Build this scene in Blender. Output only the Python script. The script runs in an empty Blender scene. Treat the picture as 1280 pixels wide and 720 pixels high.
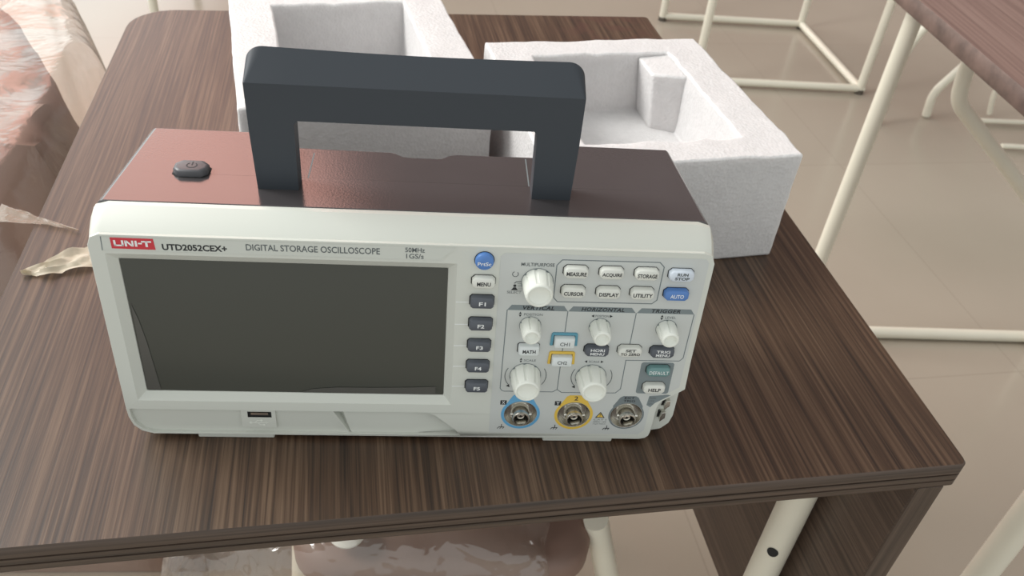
import bpy, bmesh, math, random
from mathutils import Vector, Matrix, noise
from mathutils.geometry import tessellate_polygon

random.seed(7)
SC = bpy.context.scene
COL = SC.collection
R = math.radians
TABLE = 0.75                      # height of the desk top above the floor

# ------------------------------------------------------------------ materials
def mat(name, col, rough=.5, metal=0., spec=.5, bump=0., bscale=200., var=0., vscale=30., coat=0., ior=None):
    m = bpy.data.materials.new(name); m.use_nodes = True
    nt = m.node_tree; N = nt.nodes; L = nt.links
    b = N['Principled BSDF']
    b.inputs['Base Color'].default_value = (*col, 1)
    b.inputs['Roughness'].default_value = rough
    b.inputs['Metallic'].default_value = metal
    b.inputs['Specular IOR Level'].default_value = spec
    b.inputs['Coat Weight'].default_value = coat
    if ior: b.inputs['IOR'].default_value = ior
    tc = N.new('ShaderNodeTexCoord')
    if var:
        n = N.new('ShaderNodeTexNoise'); n.inputs['Scale'].default_value = vscale; n.inputs['Detail'].default_value = 4
        r = N.new('ShaderNodeMixRGB'); r.inputs['Color1'].default_value = (*[c * (1 - var) for c in col], 1)
        r.inputs['Color2'].default_value = (*[min(1, c * (1 + var)) for c in col], 1)
        L.new(tc.outputs['Object'], n.inputs['Vector']); L.new(n.outputs['Fac'], r.inputs['Fac'])
        L.new(r.outputs['Color'], b.inputs['Base Color'])
    if bump:
        n2 = N.new('ShaderNodeTexNoise'); n2.inputs['Scale'].default_value = bscale; n2.inputs['Detail'].default_value = 3
        bp = N.new('ShaderNodeBump'); bp.inputs['Strength'].default_value = bump; bp.inputs['Distance'].default_value = .001
        L.new(tc.outputs['Object'], n2.inputs['Vector']); L.new(n2.outputs['Fac'], bp.inputs['Height'])
        L.new(bp.outputs['Normal'], b.inputs['Normal'])
    return m

def wood(name, angle, dark, mid, light, rough=.36, scale=1., stain=False, upright=False):
    """laminate with fine streaks along one direction"""
    m = bpy.data.materials.new(name); m.use_nodes = True
    nt = m.node_tree; N = nt.nodes; L = nt.links; b = N['Principled BSDF']
    tc = N.new('ShaderNodeTexCoord')
    mp = N.new('ShaderNodeMapping'); mp.inputs['Rotation'].default_value = (0, 0, -angle)
    L.new(tc.outputs['Object'], mp.inputs['Vector'])
    def nz(sx, sy, sz, detail, dist=0.):
        if upright: sy, sz = sz, sy
        mm = N.new('ShaderNodeMapping'); mm.inputs['Scale'].default_value = (sx, sy, sz)
        L.new(mp.outputs['Vector'], mm.inputs['Vector'])
        n = N.new('ShaderNodeTexNoise'); n.inputs['Scale'].default_value = scale
        n.inputs['Detail'].default_value = detail; n.inputs['Roughness'].default_value = .6
        n.inputs['Distortion'].default_value = dist
        L.new(mm.outputs['Vector'], n.inputs['Vector']); return n.outputs['Fac']
    fine = nz(430, 5, 430, 3, .0); broad = nz(110, 1.5, 110, 2, .0); pore = nz(1000, 22, 1000, 2)
    a = N.new('ShaderNodeMath'); a.operation = 'MULTIPLY_ADD'; a.inputs[1].default_value = .68
    L.new(fine, a.inputs[0])
    a2 = N.new('ShaderNodeMath'); a2.operation = 'MULTIPLY'; a2.inputs[1].default_value = .16
    L.new(broad, a2.inputs[0]); L.new(a2.outputs[0], a.inputs[2])
    a3 = N.new('ShaderNodeMath'); a3.operation = 'MULTIPLY_ADD'; a3.inputs[1].default_value = .16
    L.new(pore, a3.inputs[0]); L.new(a.outputs[0], a3.inputs[2])
    cr = N.new('ShaderNodeValToRGB'); e = cr.color_ramp.elements
    e[0].position = .37; e[0].color = (*dark, 1); e[1].position = .63; e[1].color = (*light, 1)
    x = e.new(.5); x.color = (*mid, 1)
    L.new(a3.outputs[0], cr.inputs['Fac'])
    out = cr.outputs['Color']
    if stain:                                      # reddish spill marks near the far right corner
        sn = N.new('ShaderNodeTexNoise'); sn.inputs['Scale'].default_value = 34; sn.inputs['Detail'].default_value = 3
        L.new(tc.outputs['Object'], sn.inputs['Vector'])
        vd = N.new('ShaderNodeVectorMath'); vd.operation = 'DISTANCE'; vd.inputs[1].default_value = stain
        L.new(tc.outputs['Object'], vd.inputs[0])
        s1 = N.new('ShaderNodeMapRange'); s1.inputs[1].default_value = .03; s1.inputs[2].default_value = .085
        s1.inputs[3].default_value = 1; s1.inputs[4].default_value = 0
        L.new(vd.outputs['Value'], s1.inputs[0])
        s2 = N.new('ShaderNodeMapRange'); s2.inputs[1].default_value = .46; s2.inputs[2].default_value = .54
        L.new(sn.outputs['Fac'], s2.inputs[0])
        s3 = N.new('ShaderNodeMath'); s3.operation = 'MULTIPLY'
        L.new(s1.outputs[0], s3.inputs[0]); L.new(s2.outputs[0], s3.inputs[1])
        mx = N.new('ShaderNodeMixRGB'); mx.inputs['Color2'].default_value = (.075, .032, .022, 1)
        s4 = N.new('ShaderNodeMath'); s4.operation = 'MULTIPLY'; s4.inputs[1].default_value = .6
        L.new(s3.outputs[0], s4.inputs[0])
        L.new(s4.outputs[0], mx.inputs['Fac']); L.new(out, mx.inputs['Color1']); out = mx.outputs['Color']
    L.new(out, b.inputs['Base Color'])
    b.inputs['Roughness'].default_value = rough
    bp = N.new('ShaderNodeBump'); bp.inputs['Strength'].default_value = .18; bp.inputs['Distance'].default_value = .0006
    L.new(a3.outputs[0], bp.inputs['Height']); L.new(bp.outputs['Normal'], b.inputs['Normal'])
    return m

def film_mat(name, tint, haze, rough=.16, hcol=(.85, .8, .75), fior=1.4, crumple=.3):
    m = bpy.data.materials.new(name); m.use_nodes = True
    nt = m.node_tree; N = nt.nodes; L = nt.links
    for n in list(N): N.remove(n)
    out = N.new('ShaderNodeOutputMaterial')
    t = N.new('ShaderNodeBsdfTransparent'); t.inputs['Color'].default_value = (*tint, 1)
    g = N.new('ShaderNodeBsdfGlossy'); g.inputs['Roughness'].default_value = rough
    d = N.new('ShaderNodeBsdfDiffuse'); d.inputs['Color'].default_value = (*hcol, 1)
    fr = N.new('ShaderNodeLayerWeight'); fr.inputs['Blend'].default_value = .5
    pw = N.new('ShaderNodeMath'); pw.operation = 'POWER'; pw.inputs[1].default_value = 4
    L.new(fr.outputs['Facing'], pw.inputs[0])
    ml = N.new('ShaderNodeMath'); ml.operation = 'MULTIPLY_ADD'; ml.inputs[1].default_value = .5; ml.inputs[2].default_value = ((fior - 1) / (fior + 1)) ** 2 * 2
    L.new(pw.outputs[0], ml.inputs[0])
    tc = N.new('ShaderNodeTexCoord')
    n = N.new('ShaderNodeTexNoise'); n.inputs['Scale'].default_value = 14; n.inputs['Detail'].default_value = 4 if crumple < .5 else 2; n.inputs['Distortion'].default_value = 1.5
    L.new(tc.outputs['Object'], n.inputs['Vector'])
    bp = N.new('ShaderNodeBump'); bp.inputs['Strength'].default_value = crumple; bp.inputs['Distance'].default_value = .02
    L.new(n.outputs['Fac'], bp.inputs['Height'])
    for q in (g, fr): L.new(bp.outputs['Normal'], q.inputs['Normal'])
    m1 = N.new('ShaderNodeMixShader'); m1.inputs['Fac'].default_value = haze
    L.new(t.outputs[0], m1.inputs[1]); L.new(d.outputs[0], m1.inputs[2])
    m2 = N.new('ShaderNodeMixShader'); L.new(ml.outputs[0], m2.inputs['Fac'])
    L.new(m1.outputs[0], m2.inputs[1]); L.new(g.outputs[0], m2.inputs[2])
    L.new(m2.outputs[0], out.inputs['Surface'])
    return m

M = {}
M['white'] = mat('white_plastic', (.60, .615, .565), .38, bump=.03, bscale=1500)
M['panel'] = mat('panel_overlay', (.54, .56, .545), .42)
M['strip'] = mat('name_strip', (.58, .60, .555), .4)
M['knob'] = mat('knob_white', (.78, .80, .74), .33)
M['button'] = mat('button_white', (.70, .71, .66), .4)
M['clearbtn'] = mat('button_translucent', (.62, .68, .76), .35)
M['palebtn'] = mat('button_pale', (.70, .74, .74), .35)
M['greybtn'] = mat('button_grey', (.085, .095, .115), .42)
M['bluebtn'] = mat('button_blue', (.085, .21, .52), .35)
M['tealbtn'] = mat('button_teal', (.14, .27, .27), .35)
M['ink'] = mat('ink_black', (.02, .022, .025), .6)
M['inkgrey'] = mat('ink_dark_grey', (.10, .115, .12), .6)
M['linegrey'] = mat('ink_line_grey', (.16, .19, .20), .6)
M['bargrey'] = mat('ink_bar_grey', (.19, .225, .235), .6)
M['inkwhite'] = mat('ink_white', (.80, .82, .82), .5)
M['inkblue'] = mat('ink_blue', (.12, .36, .60), .5)
M['inkcyan'] = mat('ink_cyan', (.10, .30, .40), .5)
M['inkyellow'] = mat('ink_yellow', (.72, .48, .07), .5)
M['inkred'] = mat('ink_red', (.56, .03, .045), .45)
M['cover'] = mat('cover_satin_grey', (.055, .050, .052), .17, spec=.9, bump=.05, bscale=900, var=.15, vscale=25)
M['handle'] = mat('handle_dark_grey', (.034, .041, .051), .55, spec=.45, bump=.03, bscale=2500)
M['black'] = mat('black_rubber', (.025, .025, .028), .5)
M['screen'] = mat('screen_glass', (.060, .062, .052), .24, spec=.4)
M['screenfilm'] = mat('screen_film', (.082, .080, .072), .25)
M['nickel'] = mat('nickel', (.62, .60, .55), .22, metal=1.)
M['pin'] = mat('pin_bright', (.85, .83, .78), .15, metal=1.)
M['insul'] = mat('insulator', (.55, .53, .48), .4)
M['hole'] = mat('dark_hole', (.012, .012, .012), .8)
M['cream'] = mat('cream_paint', (.74, .70, .59), .32, var=.05, vscale=12, bump=.03, bscale=60)
M['rubber'] = mat('tube_foot_rubber', (.09, .075, .06), .7)
M['brown'] = mat('brown_rexine', (.23, .145, .115), .5, var=.3, vscale=9, bump=.2, bscale=40)
M['box'] = mat('cream_board', (.60, .55, .45), .6)
M['whitepl'] = mat('white_cap', (.78, .80, .76), .3)
M['film'] = film_mat('clear_film', (.95, .91, .88), .08, rough=.2, fior=1.4)
M['filmshiny'] = film_mat('shiny_film', (.93, .9, .87), .09, rough=.1, fior=1.55, crumple=1.)
M['filmthin'] = film_mat('thin_film', (.9, .84, .76), .26, rough=.35, hcol=(.66, .56, .46), fior=1.25)
M['filmscrap'] = film_mat('film_scrap', (.95, .9, .78), .62, rough=.4, hcol=(.72, .64, .50), fior=1.25)

def foam_mat():
    m = bpy.data.materials.new('white_packing_foam'); m.use_nodes = True
    nt = m.node_tree; N = nt.nodes; L = nt.links; b = N['Principled BSDF']
    tc = N.new('ShaderNodeTexCoord')
    v = N.new('ShaderNodeTexVoronoi'); v.inputs['Scale'].default_value = 420
    L.new(tc.outputs['Object'], v.inputs['Vector'])
    n = N.new('ShaderNodeTexNoise'); n.inputs['Scale'].default_value = 160; n.inputs['Detail'].default_value = 5
    L.new(tc.outputs['Object'], n.inputs['Vector'])
    mx = N.new('ShaderNodeMixRGB'); mx.inputs['Color1'].default_value = (.595, .58, .58, 1); mx.inputs['Color2'].default_value = (.70, .685, .685, 1)
    L.new(n.outputs['Fac'], mx.inputs['Fac']); L.new(mx.outputs['Color'], b.inputs['Base Color'])
    b.inputs['Roughness'].default_value = .55
    b.inputs['Subsurface Weight'].default_value = .5
    b.inputs['Subsurface Radius'].default_value = (.02, .02, .02)
    b.inputs['Subsurface Scale'].default_value = .5
    ad = N.new('ShaderNodeMath'); L.new(v.outputs['Distance'], ad.inputs[0]); L.new(n.outputs['Fac'], ad.inputs[1])
    bp = N.new('ShaderNodeBump'); bp.inputs['Strength'].default_value = .3; bp.inputs['Distance'].default_value = .0012
    L.new(ad.outputs[0], bp.inputs['Height']); L.new(bp.outputs['Normal'], b.inputs['Normal'])
    return m
M['foam'] = foam_mat()

# ------------------------------------------------------------------ mesh building (all in millimetres, z from the desk top)
class B:
    def __init__(s): s.v = []; s.f = []; s.m = []
    def add(s, vs, fs, mi=0):
        o = len(s.v); s.v += [Vector(p) for p in vs]
        for f in fs: s.f.append([o + i for i in f]); s.m.append(mi)
        return s
    def poly(s, outer, holes=(), fn=None, mi=0):
        """filled 2D polygon with holes, fn maps 2D -> 3D"""
        loops = [[Vector((a, b, 0)) for a, b in l] for l in [outer, *holes]]
        tri = tessellate_polygon(loops)
        flat = [p for l in loops for p in l]
        vs = [fn(p.x, p.y) for p in flat]
        fs = []
        for t in tri:
            a, b, c = [flat[i] for i in t]
            ar = (b.x - a.x) * (c.y - a.y) - (c.x - a.x) * (b.y - a.y)
            if abs(ar) < 1e-9: continue
            fs.append(t if ar > 0 else t[::-1])
        return s.add(vs, fs, mi)
    def wall(s, loop, fa, fb, mi=0, closed=True):
        n = len(loop); vs = [fa(*p) for p in loop] + [fb(*p) for p in loop]
        return s.add(vs, [(i, (i + 1) % n, n + (i + 1) % n, n + i) for i in range(n if closed else n - 1)], mi)
    def loft(s, rings, cap0=True, cap1=True, mi=0, closed=True):
        n = len(rings[0]); vs = [p for r in rings for p in r]; fs = []
        for k in range(len(rings) - 1):
            for i in range(n if closed else n - 1):
                j = (i + 1) % n
                fs.append((k * n + i, k * n + j, (k + 1) * n + j, (k + 1) * n + i))
        if cap0: fs.append(tuple(range(n))[::-1])
        if cap1: fs.append(tuple(range((len(rings) - 1) * n, len(rings) * n)))
        return s.add(vs, fs, mi)
    def box(s, x0, x1, y0, y1, z0, z1, mi=0, fn=None):
        fn = fn or (lambda x, y, z: (x, y, z))
        r = lambda z: [fn(x0, y0, z), fn(x1, y0, z), fn(x1, y1, z), fn(x0, y1, z)]
        return s.loft([r(z0), r(z1)], mi=mi)
    def tube(s, pts, r, n=14, mi=0, cap=True):
        P = [Vector(p) for p in pts]
        t0 = (P[1] - P[0]).normalized()
        u = t0.orthogonal().normalized(); rings = []
        for i, p in enumerate(P):
            a = (P[i] - P[i - 1]).normalized() if i else t0
            b = (P[i + 1] - P[i]).normalized() if i < len(P) - 1 else a
            t = (a + b).normalized(); u = (u - u.dot(t) * t).normalized(); w = t.cross(u)
            k = 1 / max(.5, math.sqrt(max(.01, (1 + a.dot(b)) / 2)))
            rr = r[i] if isinstance(r, (list, tuple)) else r
            rings.append([p + (u * math.cos(2 * math.pi * j / n) + w * math.sin(2 * math.pi * j / n)) * rr for j in range(n)])
        return s.loft(rings, cap, cap, mi)

LOC = {}
def obj(name, b, mats, parent=None, bevel=0., seg=2, smooth=True, angle=35, label=None, origin=None, subsurf=0):
    P = [Vector((p[0] / 1000, p[1] / 1000, p[2] / 1000 + TABLE)) for p in b.v]
    if origin is None:
        lo = Vector([min(p[i] for p in P) for i in range(3)]); hi = Vector([max(p[i] for p in P) for i in range(3)])
        org = (lo + hi) / 2
        if parent is None: org.z = lo.z
    else: org = Vector((origin[0] / 1000, origin[1] / 1000, origin[2] / 1000 + TABLE))
    me = bpy.data.meshes.new(name)
    me.from_pydata([p - org for p in P], [], b.f)
    mats = mats if isinstance(mats, (list, tuple)) else [mats]
    for m in mats: me.materials.append(M[m] if isinstance(m, str) else m)
    for i, p in enumerate(me.polygons): p.material_index = b.m[i]
    bm = bmesh.new(); bm.from_mesh(me)
    bmesh.ops.remove_doubles(bm, verts=bm.verts, dist=1e-6)
    bmesh.ops.recalc_face_normals(bm, faces=bm.faces) if not getattr(b, 'keep', False) else None
    bm.to_mesh(me); bm.free()
    if smooth:
        me.polygons.foreach_set('use_smooth', [True] * len(me.polygons))
        me.set_sharp_from_angle(angle=R(angle))
    o = bpy.data.objects.new(name, me); COL.objects.link(o)
    LOC[o] = org
    if parent: o.parent = parent; o.location = org - LOC[parent]
    else: o.location = org
    if bevel:
        md = o.modifiers.new('bevel', 'BEVEL'); md.width = bevel / 1000; md.segments = seg
        md.limit_method = 'ANGLE'; md.angle_limit = R(40); md.harden_normals = False
    if subsurf:
        md = o.modifiers.new('subsurf', 'SUBSURF'); md.levels = subsurf; md.render_levels = subsurf
    if label: o['label'] = label
    return o
def thing(name, label, cat, loc, group=None):
    o = bpy.data.objects.new(name, None); COL.objects.link(o)
    o.location = (loc[0] / 1000, loc[1] / 1000, loc[2] / 1000 + TABLE); LOC[o] = Vector(o.location)
    o.empty_display_size = .05
    return tag(o, label, cat, group)
def tag(o, label, cat, group=None):
    o['label'] = label; o['category'] = cat
    if group: o['group'] = group
    return o

def rrect(x0, x1, y0, y1, r, n=6, rs=None):
    """rounded rectangle, counter-clockwise from lower left; rs = (ll, lr, ur, ul)"""
    rs = rs or (r, r, r, r); out = []
    for (cx, cy, a0, q) in ((x0, y0, 180, rs[0]), (x1, y0, 270, rs[1]), (x1, y1, 0, rs[2]), (x0, y1, 90, rs[3])):
        sx = 1 if cx == x0 else -1; sy = 1 if cy == y0 else -1
        for k in range(n + 1):
            a = R(a0 + 90 * k / n)
            out.append((cx + sx * q + q * math.cos(a), cy + sy * q + q * math.sin(a)))
    return out
def chamfer(x0, x1, y0, y1, c):
    return [(x0 + c, y0), (x1 - c, y0), (x1, y0 + c), (x1, y1 - c), (x1 - c, y1), (x0 + c, y1), (x0, y1 - c), (x0, y0 + c)]
def circle(cx, cy, r, n=32): return [(cx + r * math.cos(2 * math.pi * k / n), cy + r * math.sin(2 * math.pi * k / n)) for k in range(n)]
def fillet(pts, rad, n=6):
    """3D polyline with rounded corners"""
    P = [Vector(p) for p in pts]; out = [P[0]]
    for i in range(1, len(P) - 1):
        a = (P[i - 1] - P[i]); c = (P[i + 1] - P[i]); d = min(rad, a.length * .45, c.length * .45)
        p0 = P[i] + a.normalized() * d; p1 = P[i] + c.normalized() * d
        for k in range(n + 1):
            t = k / n; out.append(p0 * (1 - t) ** 2 + P[i] * 2 * t * (1 - t) + p1 * t * t)
    return out + [P[-1]]

_tc = {}
def glyphs(txt, bold=0., shear=0., spacing=1.):
    key = (txt, bold, shear, spacing)
    if key not in _tc:
        cu = bpy.data.curves.new('lettering', 'FONT'); cu.body = txt; cu.size = 1; cu.resolution_u = 3
        cu.offset = bold; cu.shear = shear; cu.space_character = spacing; cu.fill_mode = 'FRONT'
        o = bpy.data.objects.new('lettering', cu); COL.objects.link(o)
        dg = bpy.context.evaluated_depsgraph_get(); dg.update()
        me = bpy.data.meshes.new_from_object(o.evaluated_get(dg))
        vs = [tuple(v.co) for v in me.vertices]; fs = [tuple(p.vertices) for p in me.polygons]
        bpy.data.objects.remove(o); bpy.data.curves.remove(cu); bpy.data.meshes.remove(me)
        xs = [v[0] for v in vs]; ys = [v[1] for v in vs]
        _tc[key] = (vs, fs, min(xs), max(xs), min(ys), max(ys))
    return _tc[key]
def text(b, txt, x0, x1, y0, y1, fn, mi=0, bold=0., shear=0., spacing=1.):
    vs, fs, a, c, d, e = glyphs(txt, bold, shear, spacing)
    b.add([fn(x0 + (v[0] - a) / (c - a) * (x1 - x0), y0 + (v[1] - d) / (e - d) * (y1 - y0)) for v in vs], fs, mi)
def ribbon(b, pts, w, fn, mi=0, closed=False):
    n = len(pts); P = [Vector((p[0], p[1])) for p in pts]; L_, R_ = [], []
    for i in range(n):
        a = P[i] - P[i - 1] if (i or closed) else P[1] - P[0]
        c = P[(i + 1) % n] - P[i] if (i < n - 1 or closed) else a
        a = a.normalized(); c = c.normalized(); t = (a + c).normalized(); nn = Vector((-t.y, t.x))
        k = w / 2 / max(.4, nn.dot(Vector((-a.y, a.x))))
        L_.append(P[i] + nn * k); R_.append(P[i] - nn * k)
    vs = [fn(*p) for p in L_] + [fn(*p) for p in R_]
    b.add(vs, [(n + i, n + (i + 1) % n, (i + 1) % n, i) for i in range(n if closed else n - 1)], mi)

# ------------------------------------------------------------------ the oscilloscope (x along its front, y to its back)
Z0 = 3.44; TL = 12.58; ZR = 130.84
_l = math.hypot(TL, ZR - Z0); UY, UZ = TL / _l, (ZR - Z0) / _l
def pp(x, t, o=0.):                     # point of the leaning front panel, o = height out of it
    return (x, UY * t - UZ * o, Z0 + UZ * t + UY * o)
def at(o): return lambda x, t: pp(x, t, o)

scope = thing('oscilloscope', 'white and dark grey bench oscilloscope with raised carrying handle standing on brown desk', 'oscilloscope', (0, 55, 0))
HC = 138.2; YB = 30.2; YE = 103.0

# dark cover with the recess the handle folds into
def hw(y): return 153.6 - 6.6 * (y - YB) / (YE - YB)
b = B(); RF = 129.0
def ring(y, rec):
    w = hw(y); return [(-w, y, 8), (-w, y, HC - 4), (-w + 1.6, y, HC - 1.6), (-w + 3.4, y, HC), (w - 3.4, y, HC), (w - 1.6, y, HC - 1.6), (w, y, HC - 4), (w, y, 8)]
RX0, RX1, RY = -71.0, 74.0, 57.5
b.loft([ring(YB, 0), ring(RY, 0)], cap0=True, cap1=False)
r0 = ring(RY, 1); r1 = ring(YE, 1)
b.add(r0[:4] + r1[:4], [(i, i + 1, 5 + i, 4 + i) for i in range(3)])
b.add(r0[4:] + r1[4:], [(i, i + 1, 5 + i, 4 + i) for i in range(3)])
w0, w1 = hw(RY) - 3.4, hw(YE) - 3.4
b.add([(-w0, RY, HC), (RX0, RY, HC), (RX0, YE, HC), (-w1, YE, HC)], [(0, 1, 2, 3)])
b.add([(RX1, RY, HC), (w0, RY, HC), (w1, YE, HC), (RX1, YE, HC)], [(0, 1, 2, 3)])
b.add([(RX0, RY, HC), (RX0, RY + 1.5, RF), (RX0, YE, RF), (RX0, YE, HC)], [(0, 1, 2, 3)])
b.add([(RX1, RY, HC), (RX1, RY + 1.5, RF), (RX1, YE, RF), (RX1, YE, HC)], [(0, 1, 2, 3)])
b.add([(RX0, RY, HC), (RX1, RY, HC), (RX1, RY + 1.5, RF), (RX0, RY + 1.5, RF)], [(0, 1, 2, 3)])
edge = [(RX0, YE), (-15, YE), (-12, YE - 1), (-7, YE - 4.6), (-4, YE - 5.2), (11, YE - 5.2), (14, YE - 4.4), (18, YE - .8), (21, YE), (RX1, YE)]
b.poly([(RX0, RY + 1.5), (RX1, RY + 1.5)] + edge[::-1], fn=lambda x, y: (x, y, RF))
b.wall(edge, lambda x, y: (x, y, RF), lambda x, y: (x, y, 8), closed=False)
w = hw(YE)
b.add([(-w, YE, 8), (-w, YE, HC - 4), (-w + 1.6, YE, HC - 1.6), (-w + 3.4, YE, HC), (RX0, YE, HC), (RX0, YE, 8)], [(0, 1, 2, 3, 4, 5)])
b.add([(w, YE, 8), (w, YE, HC - 4), (w - 1.6, YE, HC - 1.6), (w - 3.4, YE, HC), (RX1, YE, HC), (RX1, YE, 8)], [(0, 1, 2, 3, 4, 5)])
b.add([(-hw(YB), YB, 8), (hw(YB), YB, 8), (w, YE, 8), (-w, YE, 8)], [(0, 1, 2, 3)])
for sx_, ya, yb_ in ((-57.4, 66, 98), (62.2, 67, 101)): ribbon(b, [(sx_, ya), (sx_, yb_)], .7, lambda x, y: (x, y, RF + .06), 1)
obj('case', b, ['cover', 'linegrey'], scope, bevel=.9, smooth=False, label='dark satin grey top cover with a folding recess')

# white front frame
SX0, SX1, ST0, ST1 = -146.2, 22.9, 24.3, 117.6            # sloped opening round the screen
IX0, IX1, IT0, IT1, SD = -141.7, 18.6, 28.6, 112.9, -3.4
BNC = [(62.4, 18.4), (92.9, 18.4), (123.4, 18.4)]
HR = 9.3
notch = [(154.2, 38.4), (148, 33.6), (142.8, 29.6), (141, 27), (140.2, 23.5), (139.6, 5.5), (138.9, 2.6), (137, .8), (134, 0)]
XL, XR = -153.4, 153.7
plate = [(XL, 18.3), (9, 18.3), (14, 16.5), (26, 5.5), (29.5, .9), (29.8, 0)] + notch[::-1] + [(XR, 60), (XR, 122)]
plate += [(XR - 1.8, 126.3), (XR - 6, 128.1), (XL + 6, 128.1), (XL + 1.8, 126.3), (XL, 122)]
rim = [(XL, 18.3), (XL + .4, 12), (XL + 2, 6.2), (XL + 6, 2), (XL + 12, 0), (29.8, 0), (29.5, .9), (XL + 12.2, .9), (XL + 6.9, 3.0), (XL + 3.4, 7), (XL + 1.9, 12.3), (XL + 1.7, 18.3)]
hole_s = [(SX0, ST0), (SX1, ST0), (SX1, ST1), (SX0, ST1)]
hole_i = [(IX0, IT0), (IX1, IT0), (IX1, IT1), (IX0, IT1)]
holes_b = [circle(x, t, HR) for x, t in BNC]
b = B()
b.poly(plate, [hole_s] + holes_b, at(0)); b.poly(rim, fn=at(0)); b.wall(rim, at(0), at(-2.5)); b.wall(plate[:6], at(0), at(-8.6), closed=False)
b.wall(plate, at(0), at(-2.5))
b.add([pp(*p) for p in hole_s] + [pp(*p, SD) for p in hole_i], [(0, 1, 5, 4), (1, 2, 6, 5), (2, 3, 7, 6), (3, 0, 4, 7)])
b.poly(hole_i, fn=at(SD - .6)); b.wall(hole_i, at(SD), at(SD - .6))
for h in holes_b: b.wall(h, at(0), at(-5)); b.poly(h, fn=at(-5))
# lower chin, set back, with its two slanting facets
CH = -2.4
chin = [(XL + .3, 18.3), (XL + .4, 12), (XL + 2, 6.2), (XL + 6, 2), (XL + 12, 0)]
c_in = [(-141.4 + 0, 0)]
CO = lambda x, t, o: pp(x, t, o)
b.poly([(-49.6, 18.3), (-40, 0), (-141.4, 0), (XL + 6, 2), (XL + 2, 6.2), (XL + .4, 12), (XL + .3, 18.3)][::-1], fn=at(CH))
b.add([CO(-49.6, 18.3, CH), CO(-42.6, 18.3, -.3), CO(-33.6, 0, CH + .6), CO(-40, 0, CH)], [(3, 2, 1, 0)])
b.add([CO(-42.6, 18.3, -.3), CO(-42.0, 18.3, CH - 6), CO(-33.4, 0, CH - .6), CO(-33.6, 0, CH + .6)], [(3, 2, 1, 0)])
b.add([CO(-42.0, 18.3, CH - 6), CO(-37.6, 18.3, CH), CO(-33.0, 0, CH), CO(-33.4, 0, CH - .6)], [(3, 2, 1, 0)])
b.add([CO(-37.6, 18.3, CH), CO(-5, 18.3, CH), CO(3, 0, CH), CO(-33.0, 0, CH)], [(3, 2, 1, 0)])
b.add([CO(-5, 18.3, CH), CO(9, 18.3, CH - 3.4), CO(31, 0, CH - 3.4), CO(3, 0, CH)], [(3, 2, 1, 0)])
b.add([CO(9, 18.3, CH - 3.4), CO(14, 16.5, CH - 3.4), CO(26, 5.5, CH - 3.4), CO(31, 1.6, CH - 3.4), CO(37, 0, CH - 3.4), CO(31, 0, CH - 3.4)], [(5, 4, 3, 2, 1, 0)])
b.wall([(9, 18.3), (14, 16.5), (26, 5.5), (31, 1.6), (37, 0)], at(-2), at(CH - 3.4), closed=False)
# corner pocket for the probe terminals
ND = -7.5
pocket = notch + [(141.7, 0), (147.8, 1.5), (152.2, 6.2), (XR, 12)]
b.poly(pocket[::-1], fn=at(ND)); b.wall(notch, at(-2), at(ND), closed=False)
# body of the frame going back to the cover
out = [(XL, 122, -2), (XL, 60, -2), (XL, 18.3, -2), (XL + .4, 12, -2), (XL + 2, 6.2, -2), (XL + 6, 2, -2), (XL + 12, 0, -2), (0, 0, -2), (134, 0, -2), (134, 0, ND), (141.7, 0, ND), (147.8, 1.5, ND),
       (152.2, 6.2, ND), (XR, 12, ND), (154.2, 38.4, ND), (154.2, 38.4, -2), (XR, 60, -2), (XR, 122, -2), (XR - 1.8, 126.3, -2), (XR - 6, 128.1, -2), (0, 128.1, -2), (XL + 6, 128.1, -2), (XL + 1.8, 126.3, -2)]
HB = 155.2
def back(x, t, y, grow):
    # matching outline further back
    s = HB / 153.6 if grow else 1.
    z = Z0 + UZ * t
    if t > 100: z = {122: 130.5, 126.3: 136.2, 128.1: 138.2}.get(t, z)
    xx = x * s
    if t == 126.3: xx = math.copysign(HB - 2.6, x)
    if t == 128.1 and abs(x) > 100: xx = math.copysign(HB - 9, x)
    if t == 122: xx = math.copysign(HB, x)
    return (xx, y, z)
def mid(x, t, o):
    p = Vector(pp(x, t, o)); q = Vector(back(x, t, YB, True))
    r = p.lerp(q, .35)
    if t > 100: r.z += 1.6
    return tuple(r)
b.loft([[pp(*p) for p in out], [mid(*p) for p in out], [back(p[0], p[1], YB - 3, True) for p in out], [back(p[0], p[1], YB, True) for p in out]], cap0=False, cap1=True)
obj('front_frame', b, 'white', scope, bevel=.45, angle=20, label='white front frame around screen and controls')

b = B(); b.box(-118, -76, .5, 22, 0, Z0 + .3); obj('foot', b, 'white', scope, bevel=.8)
b = B(); b.box(77, 118, .5, 22, 0, Z0 + .3); obj('foot', b, 'white', scope, bevel=.8)
b = B(); b.box(-118, -76, 80, 98, 0, 9); obj('foot', b, 'black', scope, bevel=.8, label='dark rear foot')
b = B(); b.box(77, 118, 80, 98, 0, 9); obj('foot', b, 'black', scope, bevel=.8, label='dark rear foot')

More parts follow.
